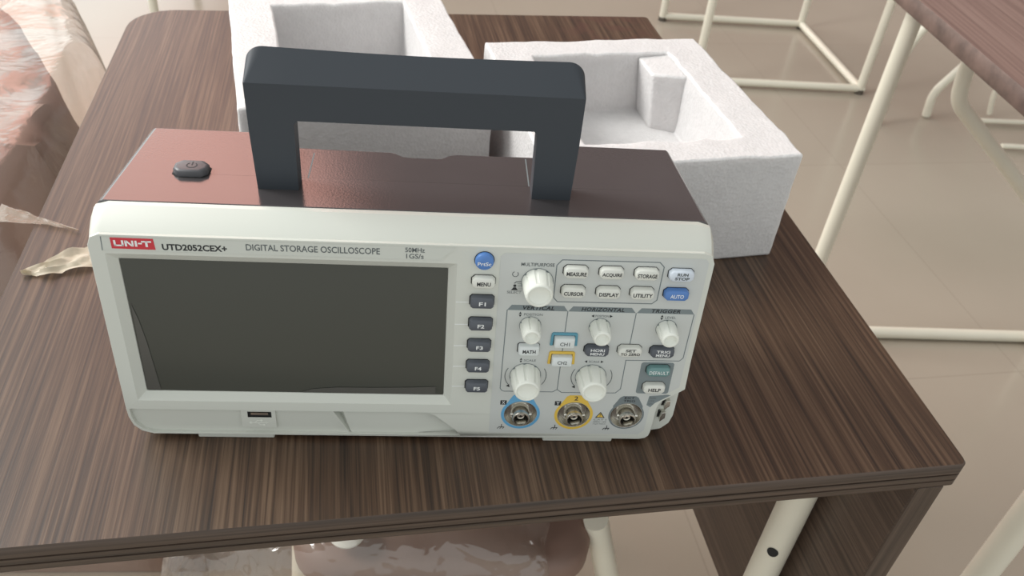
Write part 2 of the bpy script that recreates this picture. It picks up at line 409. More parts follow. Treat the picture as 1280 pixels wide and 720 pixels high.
# screen with its clear protective film edge
b = B()
b.poly(rrect(IX0 + .2, IX1 - .2, IT0 + .2, IT1 - .2, .6), fn=at(SD - .2))
o = obj('screen', b, 'screen', scope, label='dark unlit display glass')
b = B()                                              # lifted edges of the clear protective film
curl = [(IX0 + 1.2, 86), (IX0 + 3.4, 76), (IX0 + 5.2, 62), (IX0 + 6.4, 46), (IX0 + 7.6, IT0 + .8), (IX0 + .6, IT0 + .8)]
b.poly(curl[::-1], fn=at(SD + .15))
obj('protective_film', b, 'screenfilm', o, label='curled left edge of clear protective film')
b = B()
low = [(-60, IT0 + .5), (14, IT0 + .5), (14, IT0 + 6), (0, IT0 + 5.2), (-20, IT0 + 4.6), (-40, IT0 + 4.4), (-53, IT0 + 3)]
b.poly(low, fn=at(SD + .15))
obj('protective_film', b, 'screenfilm', o, label='curled bottom edge of clear protective film')

# name strip and badge
b = B()
b.poly([(-146.6, 119.4), (14.5, 119.2), (22.2, 126.9), (-146.2, 126.9)], fn=at(.12))
ribbon(b, [(14.5, 119.2), (22.2, 126.9)], .5, at(.2), 1)
ribbon(b, [(-146.8, 119.3), (14.5, 119.15)], .35, at(.2), 1)
ribbon(b, [(-146.8, 119.3), (-146.4, 127)], .4, at(.2), 2)
text(b, 'UTD2052CEX+', -118.8, -88.4, 120.4, 124.0, at(.22), 3, bold=.03)
text(b, 'DIGITAL STORAGE OSCILLOSCOPE', -79.4, -15.2, 121.7, 125.3, at(.22), 4, bold=.012)
text(b, '50MHz', -2.9, 6.7, 123.5, 126.2, at(.22), 4, bold=.012)
text(b, '1GS/s', -2.4, 6.2, 119.9, 122.7, at(.22), 4, bold=.012)
obj('name_strip', b, ['strip', 'white', 'linegrey', 'ink', 'inkgrey'], scope)
b = B()
b.poly([(-142.2, 120.6), (-122.0, 120.5), (-122.4, 126.5), (-142.2, 126.6)], fn=at(.3)); b.wall([(-142.2, 120.6), (-122.0, 120.5), (-122.4, 126.5), (-142.2, 126.6)], at(.3), at(.1))
f3 = at(.36); BT, TT = 122.0, 125.3; sw = 1.0
def bars(*rs):
    for x0, x1, y0, y1 in rs: b.poly([(x0, y0), (x1, y0), (x1, y1), (x0, y1)], fn=f3, mi=1)
bars((-140.9, -139.9, BT, TT), (-137.3, -136.3, BT, TT), (-140.9, -136.3, BT, BT + .85))                       # U
bars((-135.8, -134.8, BT, TT), (-132.6, -131.7, BT, TT)); b.poly([(-135.8, TT), (-134.6, TT), (-131.7, BT), (-132.9, BT)][::-1], fn=f3, mi=1)   # N
bars((-131.1, -130.1, BT, TT))                                                                                   # I
bars((-129.6, -127.8, BT + 1.4, BT + 2.2))                                                                       # -
bars((-128.0, -123.4, TT - .85, TT), (-126.3, -125.2, BT, TT))                                                   # T
obj('logo_badge', b, ['inkred', 'inkwhite'], scope, label='red badge with white lettering')

# control overlay with all its printing
over = [(45.2, 3.8), (132.5, 3.8), (135.6, 7), (136.2, 24), (139.2, 31), (150.6, 40), (150.8, 122.6), (149, 124.8), (46.4, 124.8), (44.3, 122.8)]
b = B(); b.poly(over, [circle(x, t, HR, 32) for x, t in BNC], at(.15)); b.wall(over, at(.15), at(-.1))
obj('control_overlay', b, 'panel', scope, label='pale grey sheet behind the knobs and buttons')
b = B(); f = at(.2); g = at(.24)
LN, BAR, INK, BL, YE_, GR, WH, DK, BK = range(9)
ribbon(b, [(75.4, 121.9), (125.3, 122.1), (127.9, 119.4), (127.6, 99), (125.2, 96.6), (75.4, 96.4), (73.2, 98.9), (72.9, 118.6)], .55, f, LN, closed=True)
for q in ([(49.6, 90.4), (52, 93.7), (79.3, 93.8), (81.6, 90.4)], [(81.8, 90.4), (84.1, 93.7), (115.2, 93.7), (117.7, 90.4)], [(118.2, 90.4), (120.4, 93.6), (147, 93.6), (149.2, 90.4)]):
    b.poly(q[::-1], fn=f, mi=BAR)
text(b, 'VERTICAL', 57.8, 74.4, 90.9, 93.3, g, INK, bold=.035, shear=.2, spacing=1.1)
text(b, 'HORIZONTAL', 88.6, 111.5, 90.9, 93.3, g, INK, bold=.03, shear=.2, spacing=1.1)
text(b, 'TRIGGER', 126.0, 141.6, 90.9, 93.3, g, INK, bold=.03, shear=.2, spacing=1.1)
W_ = .5
ribbon(b, [(49.8, 90.4), (49.6, 37.4), (50.4, 35.9), (51.8, 35.2), (79, 35.2), (81.5, 37), (84.2, 34.9), (114.6, 35.2), (117.2, 38.2), (117.2, 58.7), (147, 58.9), (148.8, 61), (149.2, 90.4)], W_, f, LN)
ribbon(b, [(81.6, 90.4), (81.5, 77)], W_, f, LN); ribbon(b, [(81.5, 67.5), (81.5, 64)], W_, f, LN); ribbon(b, [(81.5, 57), (81.5, 37)], W_, f, LN)
ribbon(b, [(118, 90.4), (117.7, 69)], W_, f, LN)
text(b, 'MULTIPURPOSE', 54.9, 71.8, 117.6, 119.6, g, DK, bold=.015)
text(b, 'SELECT', 48.9, 56.2, 100.8, 102.3, g, DK)
ribbon(b, [(52.4 + 1.5 * math.cos(R(a)), 112.6 + 1.5 * math.sin(R(a))) for a in range(110, 420, 25)], .4, g, DK)
b.poly([(50.8, 102.8), (54.4, 102.8), (53.2, 104.6), (52, 104.6)], fn=g, mi=INK); b.poly(circle(52.6, 105.6, .8, 12), fn=g, mi=INK)
ribbon(b, [(52.2, 107), (53.2, 108), (55.6, 108.2)], .5, g, DK)
for k in range(5): ribbon(b, [(53.8 + .15 * k, 107 - k * 1.05), (57 - .15 * k, 107 - k * 1.05)], .2, g, DK)
def arrows(x, t, s=.95, horiz=False):
    if horiz: b.poly([(x - s, t), (x + s * .6, t - s), (x + s * .6, t + s)], fn=g, mi=INK)
    else:
        b.poly([(x - s, t + .25), (x + s, t + .25), (x, t + 1.7)], fn=g, mi=INK); b.poly([(x - s, t - .25), (x, t - 1.7), (x + s, t - .25)], fn=g, mi=INK)
arrows(56.8, 87.8, .75); text(b, 'POSITION', 58.8, 68.6, 87.1, 88.6, g, DK)
arrows(95.3, 87.9, .9, True); text(b, 'POSITION', 96.6, 103.6, 87.2, 88.6, g, DK); b.poly([(105.8, 87.9), (104.2, 88.8), (104.2, 87)], fn=g, mi=INK)
arrows(132.2, 88, .8); text(b, 'LEVEL', 134, 139.8, 87.3, 88.8, g, DK)
arrows(59.6, 57.3, .7); text(b, 'SCALE', 61.2, 67.8, 56.6, 58, g, DK)
arrows(95.4, 57.3, .9, True); text(b, 'SCALE', 96.8, 102.6, 56.6, 58, g, DK); b.poly([(105, 57.3), (103.5, 58.2), (103.5, 56.4)], fn=g, mi=INK)
for cx, s in ((63, 1), (99.7, 1)):
    for a0, a1 in ((150, 215), (-35, 30)):
        arc = [(cx + 11.4 * math.cos(R(a0 + (a1 - a0) * k / 8)), 46.5 + 10.5 * math.sin(R(a0 + (a1 - a0) * k / 8))) for k in range(9)]
        ribbon(b, arc, .4, g, DK)
    b.poly([(cx - 10.3, 39.0), (cx - 8.7, 40.6), (cx - 8.3, 38.2)], fn=g, mi=INK)
b.poly(rrect(126.2, 144.8, 35.2, 57.6, 1.6), fn=f, mi=BAR)
b.poly([(133.9, 26.6), (136.3, 25), (138.6, 28.2), (146.8, 34.1), (144.5, 34.4), (134.5, 33.3)], fn=f, mi=BAR)
for k, w_ in enumerate((6.5, 5.2, 4.2)): text(b, ('PROBE', 'COMP', '1kHz')[k], 134.8, 134.8 + w_ * .6, 31.2 - k * 2.1, 32.4 - k * 2.1, g, DK)
# coloured collars of the input sockets
for (x, t), mi in zip(BNC, (BL, YE_, GR)):
    ri, ro = 9.45, 11.1
    if mi == GR: ri, ro = 9.45, 10.3
    col = [(x + ro * math.cos(R(a)), t + ro * math.sin(R(a))) for a in range(145, 396, 8)]
    tab = [(x + 8.6, t + 7.2), (x + 5.2, t + 13.6), (x + 3.6, t + 14.6), (x - 3.6, t + 14.6), (x - 5.2, t + 13.6), (x - 8.6, t + 7.2)]
    b.poly(col + tab, [circle(x, t, ri, 32)], f, mi)
text(b, '1', 61.6, 63.0, 29, 32, g, INK, bold=.02); text(b, '2', 92, 94.2, 29.2, 32.2, g, INK, bold=.02)
text(b, 'EXT', 120.6, 126.4, 30.8, 32.4, g, INK, bold=.02); text(b, 'TRIG', 120.2, 127, 28.6, 30.2, g, INK, bold=.02)
for x, ch in ((52.2, 'X'), (83.0, 'Y')):
    b.poly(rrect(x - 1.8, x + 1.8, 25.3, 28.5, .3), fn=f, mi=INK); text(b, ch, x - .9, x + .9, 25.8, 28, g, WH)
for x, t in ((52.2, 8.4), (83, 8.4), (113.3, 8.4)):
    ribbon(b, [(x, t + 2.2), (x, t)], .45, g, INK); ribbon(b, [(x - 1.6, t), (x + 1.6, t)], .5, g, INK)
    for k in (-1.5, 0, 1.5): ribbon(b, [(x + k, t), (x + k - .9, t - 1.3)], .4, g, INK)
ribbon(b, [(105.9, 16.6), (110.7, 16.6), (108.3, 20.4)], .5, g, INK, closed=True); b.poly([(106.4, 16.9), (110.2, 16.9), (108.3, 19.8)], fn=f, mi=YE_)
text(b, '!', 108.05, 108.55, 17.2, 19.2, g, INK)
for k, s in enumerate(('CAT I', '300V 1M', '15pF MAX')): text(b, s, 104.8, 112.2, 14.4 - k * 1.7, 15.5 - k * 1.7, g, DK)
# leader lines beside the soft keys
for k in range(5):
    t = 94.4 - k * 14.1 + (0 if k == 0 else 0)
    ribbon(b, [(23, t), (30.6, t + .2)], .5, at(.06), WH)
obj('printed_legend', b, ['linegrey', 'bargrey', 'ink', 'inkblue', 'inkyellow', 'linegrey', 'inkwhite', 'inkgrey', 'black'], scope, label='printed words, frames and coloured collars')

# push buttons
def button(x, t, txt, m, inkm, w=12.4, h=6.5, o=3.5, lab=None, cut=1.6, two=None, mark=None, bold=.03, shear=0.):
    b = B()
    b.poly(chamfer(x - w / 2 - .45, x + w / 2 + .25, t - h / 2 - .3, t + h / 2 + .3, cut + .2), fn=at(.26), mi=2)          # dark gap
    base = chamfer(x - w / 2, x + w / 2, t - h / 2, t + h / 2, cut)
    sh = lambda k, dt=0.: [(x + (p[0] - x) * (w / 2 - k) / (w / 2), t + dt + (p[1] - t) * (h / 2 - k) / (h / 2)) for p in base]
    b.loft([[pp(*p, -.5) for p in base], [pp(*p, o - 1.0) for p in sh(.15)], [pp(*p, o - .3) for p in sh(.35)], [pp(*p, o) for p in sh(.75)]], cap0=False)
    ff = at(o + .06)
    if two:
        for k, s in enumerate(two):
            ww = min(w - 2.4, len(s) * 1.9); text(b, s, x - ww / 2 + .2, x + ww / 2 + .2, t + (.4 if k == 0 else -2.0), t + (2.2 if k == 0 else -.25), ff, 1, bold=bold + .02)
    elif txt:
        ww = min(w - 2.2, len(txt) * 1.75); text(b, txt, x - ww / 2 + .1, x + ww / 2 + .1, t - 1.45, t + .9, ff, 1, bold=bold)
    obj('button', b, [m, inkm, 'hole'], scope, angle=50, label=lab)
def tb(top, bot): return ((top - .35) + (bot + 3.0)) / 2
for x, s in ((82.8, 'MEASURE'), (101.0, 'ACQUIRE'), (119.2, 'STORAGE')): button(x, tb(118.9, 110.3), s, 'button', 'ink', lab='white button reading ' + s)
for x, s in ((82.7, 'CURSOR'), (100.9, 'DISPLAY'), (118.7, 'UTILITY')): button(x, tb(106.8, 98.5), s, 'button', 'ink', lab='white button reading ' + s)
button(137.2, tb(118.8, 110.1), None, 'clearbtn', 'inkgrey', w=13, two=('RUN', 'STOP'), lab='pale bluish button reading RUN STOP', bold=.02)
button(136.7, tb(106.9, 98.3), 'AUTO', 'bluebtn', 'inkwhite', w=13, lab='blue button reading AUTO', bold=.01)
button(63.0, tb(69.1, 60.1), 'MATH', 'palebtn', 'ink', w=11.4, lab='pale button reading MATH', cut=.8)
button(36.5, tb(111.4, 102.4), 'MENU', 'button', 'ink', w=11.8, lab='white button reading MENU')
for k in range(5): button(36.4, 96.1 - 14.1 * k, 'F%d' % (k + 1), 'greybtn', 'inkwhite', w=12.3, h=7.0, lab='dark grey key reading F%d' % (k + 1), cut=1.1, bold=.02)
button(99.8, tb(69.3, 60.5), None, 'greybtn', 'inkwhite', w=13.2, two=('HORI', 'MENU'), lab='dark grey button reading HORI MENU', bold=0)
button(135.8, tb(69.2, 60.4), None, 'greybtn', 'inkwhite', w=13.2, two=('TRIG', 'MENU'), lab='dark grey button reading TRIG MENU', bold=0)
button(117.9, tb(69.2, 61.0), None, 'button', 'ink', w=13, two=('SET', 'TO ZERO'), lab='white button reading SET TO ZERO', bold=.01)
button(136.0, tb(56.0, 47.4), 'DEFAULT', 'tealbtn', 'inkwhite', w=13, lab='teal button reading DEFAULT', bold=0)
button(135.5, tb(43.8, 35.0), 'HELP', 'button', 'ink', w=12.4, lab='white button reading HELP')
# channel buttons in their coloured frames
for (x, t, s, mi) in ((81.6, 71.6, 'CH1', 'inkcyan'), (81.5, 59.0, 'CH2', 'inkyellow')):
    b = B(); o = 2.4
    fr = [(x - 7.4, t - 3.4), (x - 7.0, t + 4.4), (x - 6.2, t + 5.1), (x + 6.2, t + 5.1), (x + 7.0, t + 4.4), (x + 7.4, t - 3.4)]
    inn = [(x - 5.9, t - 3.4), (x - 5.7, t + 3.5), (x + 5.7, t + 3.5), (x + 5.9, t - 3.4)]
    lp = fr + inn[::-1]; b.poly(lp[::-1], fn=at(.9)); b.wall(lp, at(.9), at(.1))
    obj('button_frame', b, mi, scope, bevel=.2, label=('blue' if mi == 'inkcyan' else 'yellow') + ' frame round a channel button')
    button(x + .1, t - .2, s, 'palebtn', 'inkgrey', w=11.2, h=6.8, o=3.4, cut=.6, lab='pale translucent button reading ' + s, bold=.02)
# round blue print key
b = B(); x, t = 36.3, 120.3
b.poly(circle(x, t, 5.1), fn=at(.1), mi=2)
prof = [(4.75, -.4), (4.75, 1.6), (4.4, 2.4), (3.4, 3.0), (1.8, 3.2)]
b.loft([[pp(x + r_ * math.cos(2 * math.pi * k / 32), t + r_ * math.sin(2 * math.pi * k / 32), o) for k in range(32)] for r_, o in prof], cap0=False)
text(b, 'PrtSc', x - 3.4, x + 3.4, t - 1.5, t + .6, at(3.28), 1, bold=.01)
obj('button', b, ['bluebtn', 'inkwhite', 'hole'], scope, label='round blue button reading PrtSc')

# turning knobs
def knob(x, t, r0, r1, ln, ng, lab, ph=0.):
    n = 72; b = B()
    def rg(r_, o, gro=True):
        out = []
        for k in range(n):
            a = 2 * math.pi * k / n + ph; q = r_
            if gro and (k % (n // ng)) in (0, 1): q = r_ - .55
            out.append(pp(x + q * math.cos(a), t + q * math.sin(a), o))
        return out
    d = r0 - r1
    b.loft([rg(r0, .1), rg(r0 - .05 * d, 1.0), rg(r0 - .85 * d, ln - 2.2), rg(r1 - .1, ln - 1.6, False), rg(r1 - .3, ln - .6, False), rg(r1 - .8, ln - .1, False), rg(r1 - 1.25, ln, False), rg(r1 - 1.55, ln - .5, False), rg(r1 - 1.9, ln - 1.1, False), rg(r1 * .4, ln - 1.9, False), rg(r1 * .1, ln - 2.0, False)], cap0=False)
    b.poly(circle(x, t, r0 + .3, 40), fn=at(.28), mi=1)  # dark ring painted as the thin shadow round the knob's foot
    obj('knob', b, ['knob', 'linegrey'], scope, angle=28, label=lab)
knob(63.9, 108.2, 8.0, 7.0, 13.5, 8, 'large white knob under MULTIPURPOSE', R(8))
knob(62.6, 80.8, 5.5, 4.8, 11.4, 6, 'small white knob in the VERTICAL section', R(38))
knob(99.6, 80.8, 5.5, 4.8, 11.4, 6, 'small white knob in the HORIZONTAL section', R(50))
knob(135.8, 80.8, 5.5, 4.8, 11.4, 6, 'small white knob in the TRIGGER section', R(32))
knob(62.8, 46.6, 8.4, 7.0, 14, 8, 'ribbed white scale knob in the VERTICAL section', R(5))
knob(99.2, 46.6, 8.4, 7.0, 14, 8, 'ribbed white scale knob in the HORIZONTAL section', R(12))

# BNC sockets
for (x, t), lab in zip(BNC, ('nickel socket of channel one', 'nickel socket of channel two', 'nickel external trigger socket')):
    b = B(); n = 40
    rg = lambda r_, o: [pp(x + r_ * math.cos(2 * math.pi * k / n), t + r_ * math.sin(2 * math.pi * k / n), o) for k in range(n)]
    b.loft([rg(9.2, .35), rg(8.9, .3), rg(7.6, -3.6), rg(5.4, -4.0), rg(4.9, -3.8), rg(4.9, 4.3), rg(4.6, 4.8), rg(4.1, 4.8), rg(3.95, 4.4), rg(3.95, -2.5)], cap0=False, cap1=False)
    for sx in (-1, 1):                                                                # bayonet lugs
        b.loft([[pp(x + sx * ro + 1.0 * math.cos(2 * math.pi * k / 12) * 0, t + .95 * math.cos(2 * math.pi * k / 12) + 1.4, 1.6 + .95 * math.sin(2 * math.pi * k / 12)) for k in range(12)] for ro in (4.6, 6.0)])
    b.poly(circle(x, t, 3.95, 32), fn=at(-2.2), mi=1)
    s_ = obj('bnc_socket', b, ['nickel', 'hole'], scope, angle=40, label=lab)
    b = B(); b.loft([rg(2.3, -2.3), rg(2.3, 1.6), rg(2.0, 2.0), rg(1.0, 2.1)], cap0=False); b.poly(circle(x, t, .8, 12), fn=at(2.2), mi=1)
    obj('contact_pin', b, ['pin', 'hole'], s_, angle=40)

# probe terminals in the corner pocket
b = B()
for k, (x, t) in enumerate(((147.6, 22.5), (146.4, 13.5))):
    b.loft([[pp(x - 1.2, t - 3.4, o), pp(x + 1.6, t - .5, o), pp(x + 1.4, t + 3.8, o), pp(x - .9, t + 3.6, o), pp(x - 1.5, t, o)] for o in (ND - .2, ND + 3.6)])
    b.poly([(x - 2.4, t - 2.6), (x - 1.4, t - 2.6), (x - 1.2, t + 3.4), (x - 2.2, t + 3.2)], fn=at(ND + .1), mi=1)
obj('probe_terminal', b, ['nickel', 'hole'], scope, bevel=.25, label='pair of metal probe compensation terminals')

# USB socket
b = B(); ux0, ux1, ut0, ut1 = -93, -74.2, 4.8, 17.6
sl = [(-89.4, 12.3), (-76.4, 12.3), (-76.4, 16.4), (-89.4, 16.4)]
pl = rrect(ux0, ux1, ut0, ut1, .5); b.poly(pl, [sl], at(-.9)); b.wall(pl, at(-.9), at(CH - .3)); b.wall(sl, at(-.9), at(-1.8), 1); b.poly(sl, fn=at(-1.8), mi=1)
b.box(-87.6, -78.2, 13.9, 15.6, -1.7, -1.0, 2, fn=lambda x, t, o: pp(x, t, o))
ff = at(-.82)
ribbon(b, [(-88, 8.4), (-79, 8.4)], .5, ff, 3); b.poly([(-78.4, 8.4), (-80, 9.3), (-80, 7.5)], fn=ff, mi=3); b.poly(circle(-88, 8.4, .9, 14), fn=ff, mi=3)
ribbon(b, [(-86, 8.4), (-84.4, 10), (-82.6, 10)], .45, ff, 3); ribbon(b, [(-84.6, 8.4), (-83, 6.8), (-81.4, 6.8)], .45, ff, 3)
b.poly(circle(-82.2, 10, .7, 12), fn=ff, mi=3); b.poly(rrect(-81.6, -80.4, 6.2, 7.4, .1), fn=ff, mi=3)
obj('usb_port', b, ['white', 'hole', 'pin', 'knob'], scope, label='small socket with trident mark')

# power button on the cover
b = B(); x, y = -113.8, 59.6
pf = lambda k, z: [(x + px, y + py, z) for px, py in chamfer(-8.6 + k, 8.6 - k, -5.6 + k, 5.6 - k, 3.0)]
b.poly([(q[0], q[1]) for q in pf(-.7, 0)], fn=lambda x_, y_: (x_, y_, HC + .08), mi=1)
b.loft([pf(0, HC - .5), pf(.1, HC + 2.6), pf(.7, HC + 3.4), pf(1.6, HC + 3.6)], cap0=False)
fz = lambda x_, y_: (x_, y_, HC + 3.68)
ribbon(b, [(x + .4 + 2.5 * math.cos(R(a)), y + .1 + 2.3 * math.sin(R(a))) for a in range(125, 416, 15)], .65, fz, 2)
ribbon(b, [(x + .4, y + 3.2), (x + .4, y + .2)], .65, fz, 2)
M['powerkey'] = mat('power_key', (.075, .075, .083), .4)
obj('power_button', b, ['powerkey', 'hole', 'ink'], scope, angle=45, label='dark push button with power mark')

# carrying handle
b = B(); y0, y1 = 45.5, 56.5; zf, zb = 196.2, 209.6; xo0, xo1 = -79.0, 81.8; xi0, xi1 = -57.0, 59.8; zi = 177.4
outer = [(xo0 + .8, HC)] + [(xo0, 170)]
for k in range(9):
    a = R(180 - 90 * k / 8); outer.append((xo0 + 8.5 + 8.5 * math.cos(a), zb - 8.5 + 8.5 * math.sin(a)))
for k in range(1, 10): outer.append((xo0 + 8.5 + (xo1 - xo0 - 17) * k / 10, zb - 1.1 * math.sin(math.pi * k / 10)))
for k in range(9):
    a = R(90 - 90 * k / 8); outer.append((xo1 - 8.5 + 8.5 * math.cos(a), zb - 8.5 + 8.5 * math.sin(a)))
outer += [(xo1, 170), (xo1 - .8, HC), (xi1 + 1, HC), (xi1 + .5, zi - 2), (xi1 - 1.2, zi), (xi0 + 1.2, zi), (xi0 - .5, zi - 2), (xi0 - 1, HC)]
def fr_(x, z): return (max(xo0, min(xo1, x)) if z > zf else x, y0, min(z, zf))
front = []
for x, z in outer:
    if z > zf - 8:
        if x < xo0 + 9: x = xo0 + (x - xo0) * .12
        if x > xo1 - 9: x = xo1 - (xo1 - x) * .12
        z = min(z, zf)
    front.append((x, z))
n = len(outer)
b.poly(front[::-1], fn=lambda x, z: (x, y0, z)); b.poly(outer[::-1], fn=lambda x, z: (x, y1, z))
b.add([(x, y0, z) for x, z in front] + [(x, y1, z) for x, z in outer], [(i, (i + 1) % n, n + (i + 1) % n, n + i) for i in range(n)])
obj('handle', b, 'handle', scope, angle=25, label='matte dark grey carrying handle standing up')

# ------------------------------------------------------------------ own desk
YAW = 0.10865; TX, TY, TW, TD, TT_ = 333.7, -14.1, 586.0, 685.0, 20.0
ca, sa = math.cos(YAW), math.sin(YAW)
def td(u, v, z=0.): return (TX + ca * u - sa * v, TY + sa * u + ca * v, z)
DESK = thing('desk', 'brown wood-grain desk with cream tube legs carrying the oscilloscope', 'desk', td(-TW / 2, TD / 2, -750))
stain_world = Vector(td(-55, 655, 0))
ctr = Vector(td(-TW / 2, TD / 2, 0))
M['desk'] = wood('desk_laminate', YAW, (.022, .0125, .0078), (.060, .0335, .0190), (.116, .072, .044), .42, stain=((stain_world.x - ctr.x) / 1000, (stain_world.y - ctr.y) / 1000, 0))
M['deskedge'] = wood('desk_edge_laminate', YAW + R(90), (.030, .0185, .0125), (.060, .038, .026), (.088, .058, .042), .45, scale=.8)
def corner(cu, cv, r, a0, n=8):
    return [(cu + r * math.cos(R(a0 + 90 * k / n)), cv + r * math.sin(R(a0 + 90 * k / n))) for k in range(n + 1)]
outl = corner(-TW + 30, 30, 30, 180) + corner(-5, 5, 5, 270) + corner(-4, TD - 4, 4, 0) + corner(-TW + 46, TD - 46, 46, 90)
b = B()
sc_ = lambda k: [(u + (k if u < -TW / 2 else -k), v + (k if v < TD / 2 else -k)) for u, v in outl]
rings = [(0.9, 0), (0, -1.2), (0, -8), (1.5, -8.5), (1.5, -8.9), (0, -9.4), (0, -13.4), (1.5, -13.9), (1.5, -14.2), (0, -14.7), (0, -19), (.8, -TT_)]
b.poly(sc_(.9), fn=lambda u, v: td(u, v, 0))
b.loft([[td(u, v, z) for u, v in sc_(k)] for k, z in rings], cap0=False, cap1=True, mi=1)
obj('desk_top', b, ['desk', 'deskedge'], DESK, angle=40, origin=(ctr.x, ctr.y, 0))
b = B(); b.box(-25, -8.5, 1.5, TD - 40, -338, -TT_, fn=lambda u, v, z: td(u, v, z))
sp = obj('side_panel', b, 'deskpanel' if 'deskpanel' in M else 'desk', DESK, bevel=1.0)
M['deskpanel'] = wood('side_panel_laminate', YAW, (.044, .028, .020), (.085, .055, .039), (.125, .084, .062), .4)
sp.data.materials[0] = M['deskpanel']
b = B(); b.box(-25.4, -8.1, .2, 1.6, -338, -TT_, fn=lambda u, v, z: td(u, v, z)); M['uprightedge'] = wood('panel_edge_laminate', YAW, (.030, .0185, .0125), (.060, .038, .026), (.088, .058, .042), .45, upright=True)
obj('edge_band', b, 'uprightedge', sp, bevel=.3)
for u, v, dark in ((-40, 72, 1), (-TW + 14, 22, 0), (-40, TD - 60, 0), (-TW + 34, TD - 34, 0)):
    b = B(); b.tube([td(u, v, -TT_), td(u, v, -742)], 12.5, 20)
    lg = obj('leg', b, 'cream', DESK)
    if dark:
        P = Vector(td(u, v, -178)); cam_side = Vector((-0.55, -0.83, 0)).normalized()
        b = B(); side = Vector((cam_side.y, -cam_side.x, 0)); ring_ = []
        for rr in (4.4, .1):
            ring_.append([tuple(P + cam_side * (math.sqrt(max(0, 12.75 ** 2 - (rr * math.cos(2 * math.pi * k / 20)) ** 2))) + side * rr * math.cos(2 * math.pi * k / 20) + Vector((0, 0, 1)) * rr * 1.2 * math.sin(2 * math.pi * k / 20)) for k in range(20)])
        b.loft(ring_, cap0=False); obj('screw_hole', b, 'hole', lg)
    b = B(); b.tube([td(u, v, -750), td(u, v, -738)], 13.6, 16); obj('foot_cap', b, 'rubber', lg)
for v in (TD - 60,):
    b = B(); b.tube([td(-TW + 40, v - 6, -300), td(-40, v - 6, -300)], 10, 14); obj('cross_bar', b, 'cream', DESK)

# ------------------------------------------------------------------ foam blocks
def foam(name, cx, cy, ang, w, d, h, pit, pz, label, ribs=()):
    c_, s_ = math.cos(R(ang)), math.sin(R(ang))
    f = lambda x, y, z: (cx + c_ * x - s_ * y, cy + s_ * x + c_ * y, z)
    b = B(); st = 9.0
    x0, x1, y0, y1 = pit
    def div(a, c): n = max(1, round(abs(c - a) / st)); return [a + (c - a) * k / n for k in range(n + 1)]
    xs = div(-w / 2, x0) + div(x0, x1)[1:] + div(x1, w / 2)[1:]
    ys = div(-d / 2, y0) + div(y0, y1)[1:] + div(y1, d / 2)[1:]
    zs = div(0, h); zp = div(pz, h)
    def grid(A, Bv, fn):
        nA, nB = len(A), len(Bv); vs = [fn(a, c) for a in A for c in Bv]
        b.add(vs, [(i * nB + j, (i + 1) * nB + j, (i + 1) * nB + j + 1, i * nB + j + 1) for i in range(nA - 1) for j in range(nB - 1)])
    def inside(a, c): return x0 - 1e-6 <= a <= x1 + 1e-6 and y0 - 1e-6 <= c <= y1 + 1e-6
    # top with the pit left open
    nY = len(ys); vs = [(a, c, h) for a in xs for c in ys]; fs = []
    for i in range(len(xs) - 1):
        for j in range(nY - 1):
            mx, my = (xs[i] + xs[i + 1]) / 2, (ys[j] + ys[j + 1]) / 2
            if not inside(mx, my): fs.append((i * nY + j, (i + 1) * nY + j, (i + 1) * nY + j + 1, i * nY + j + 1))
    b.add(vs, fs)
    grid(xs, ys, lambda a, c: (a, c, 0))
    for yy in (-d / 2, d / 2): grid(xs, zs, lambda a, z: (a, yy, z))
    for xx in (-w / 2, w / 2): grid(ys, zs, lambda a, z: (xx, a, z))
    px = [a for a in xs if x0 - 1e-6 <= a <= x1 + 1e-6]; py = [a for a in ys if y0 - 1e-6 <= a <= y1 + 1e-6]
    for yy in (y0, y1): grid(px, zp, lambda a, z: (a, yy, z))
    for xx in (x0, x1): grid(py, zp, lambda a, z: (xx, a, z))
    grid(px, py, lambda a, c: (a, c, pz))
    used = set(i for f_ in b.f for i in f_)
    # small irregularities of hand-cut foam
    out = []
    for i, p in enumerate(b.v):
        q = p * .05; nv = noise.noise_vector(q + Vector((cx, cy, 0)))
        amp = 1.1 if (p.z > 1) else 0.
        atp = abs(p.z - h) < .1 and (abs(p.x - x0) < .1 or abs(p.x - x1) < .1 or abs(p.y - y0) < .1 or abs(p.y - y1) < .1)
        n2 = noise.noise_vector(p * .16) * (1.8 if atp else .35) * (1 if p.z > 1 else 0)
        v_ = p + nv * amp + n2
        out.append(Vector(f(*v_)))
    b.v = out
    o = obj(name, b, 'foam', None, bevel=1.6, seg=2, angle=40)
    for k, pts in enumerate(ribs):
        rb = B(); rb.loft([[f(*p) for p in pts[0]], [f(*p) for p in pts[1]]]); obj('corner_rib', rb, 'foam', o, bevel=1.8)
    return tag(o, label, 'packing foam')
def cen(fr, ang, w, d, right=True):
    a = R(ang); e1 = Vector((math.cos(a), math.sin(a))); e2 = Vector((-math.sin(a), math.cos(a)))
    c_ = Vector(fr) + e1 * (-w / 2 if right else w / 2) + e2 * (d / 2); return c_.x, c_.y
cx, cy = cen((270.7, 189.8), 10.2, 190, 202)
foam('foam_block', cx, cy, 10.2, 190, 202, 90, (-60, 59, -72, 72.5), 37,
     'white foam packing block with hollow on the right, reaching the desk edge behind the oscilloscope',
     ribs=[([(40, 38, 33), (61, 26, 33), (61, 73, 33), (40, 73, 33)], [(33, 40, 86), (61, 28, 88), (61, 74, 88), (33, 74, 86)])])
cx, cy = cen((-128.3, 220), 13.0, 186, 226, False)
foam('foam_block', cx, cy, 13.0, 186, 226, 90, (-57, 57, -73, 73), 35,
     'white foam packing block with hollow standing at the far left behind the raised handle')

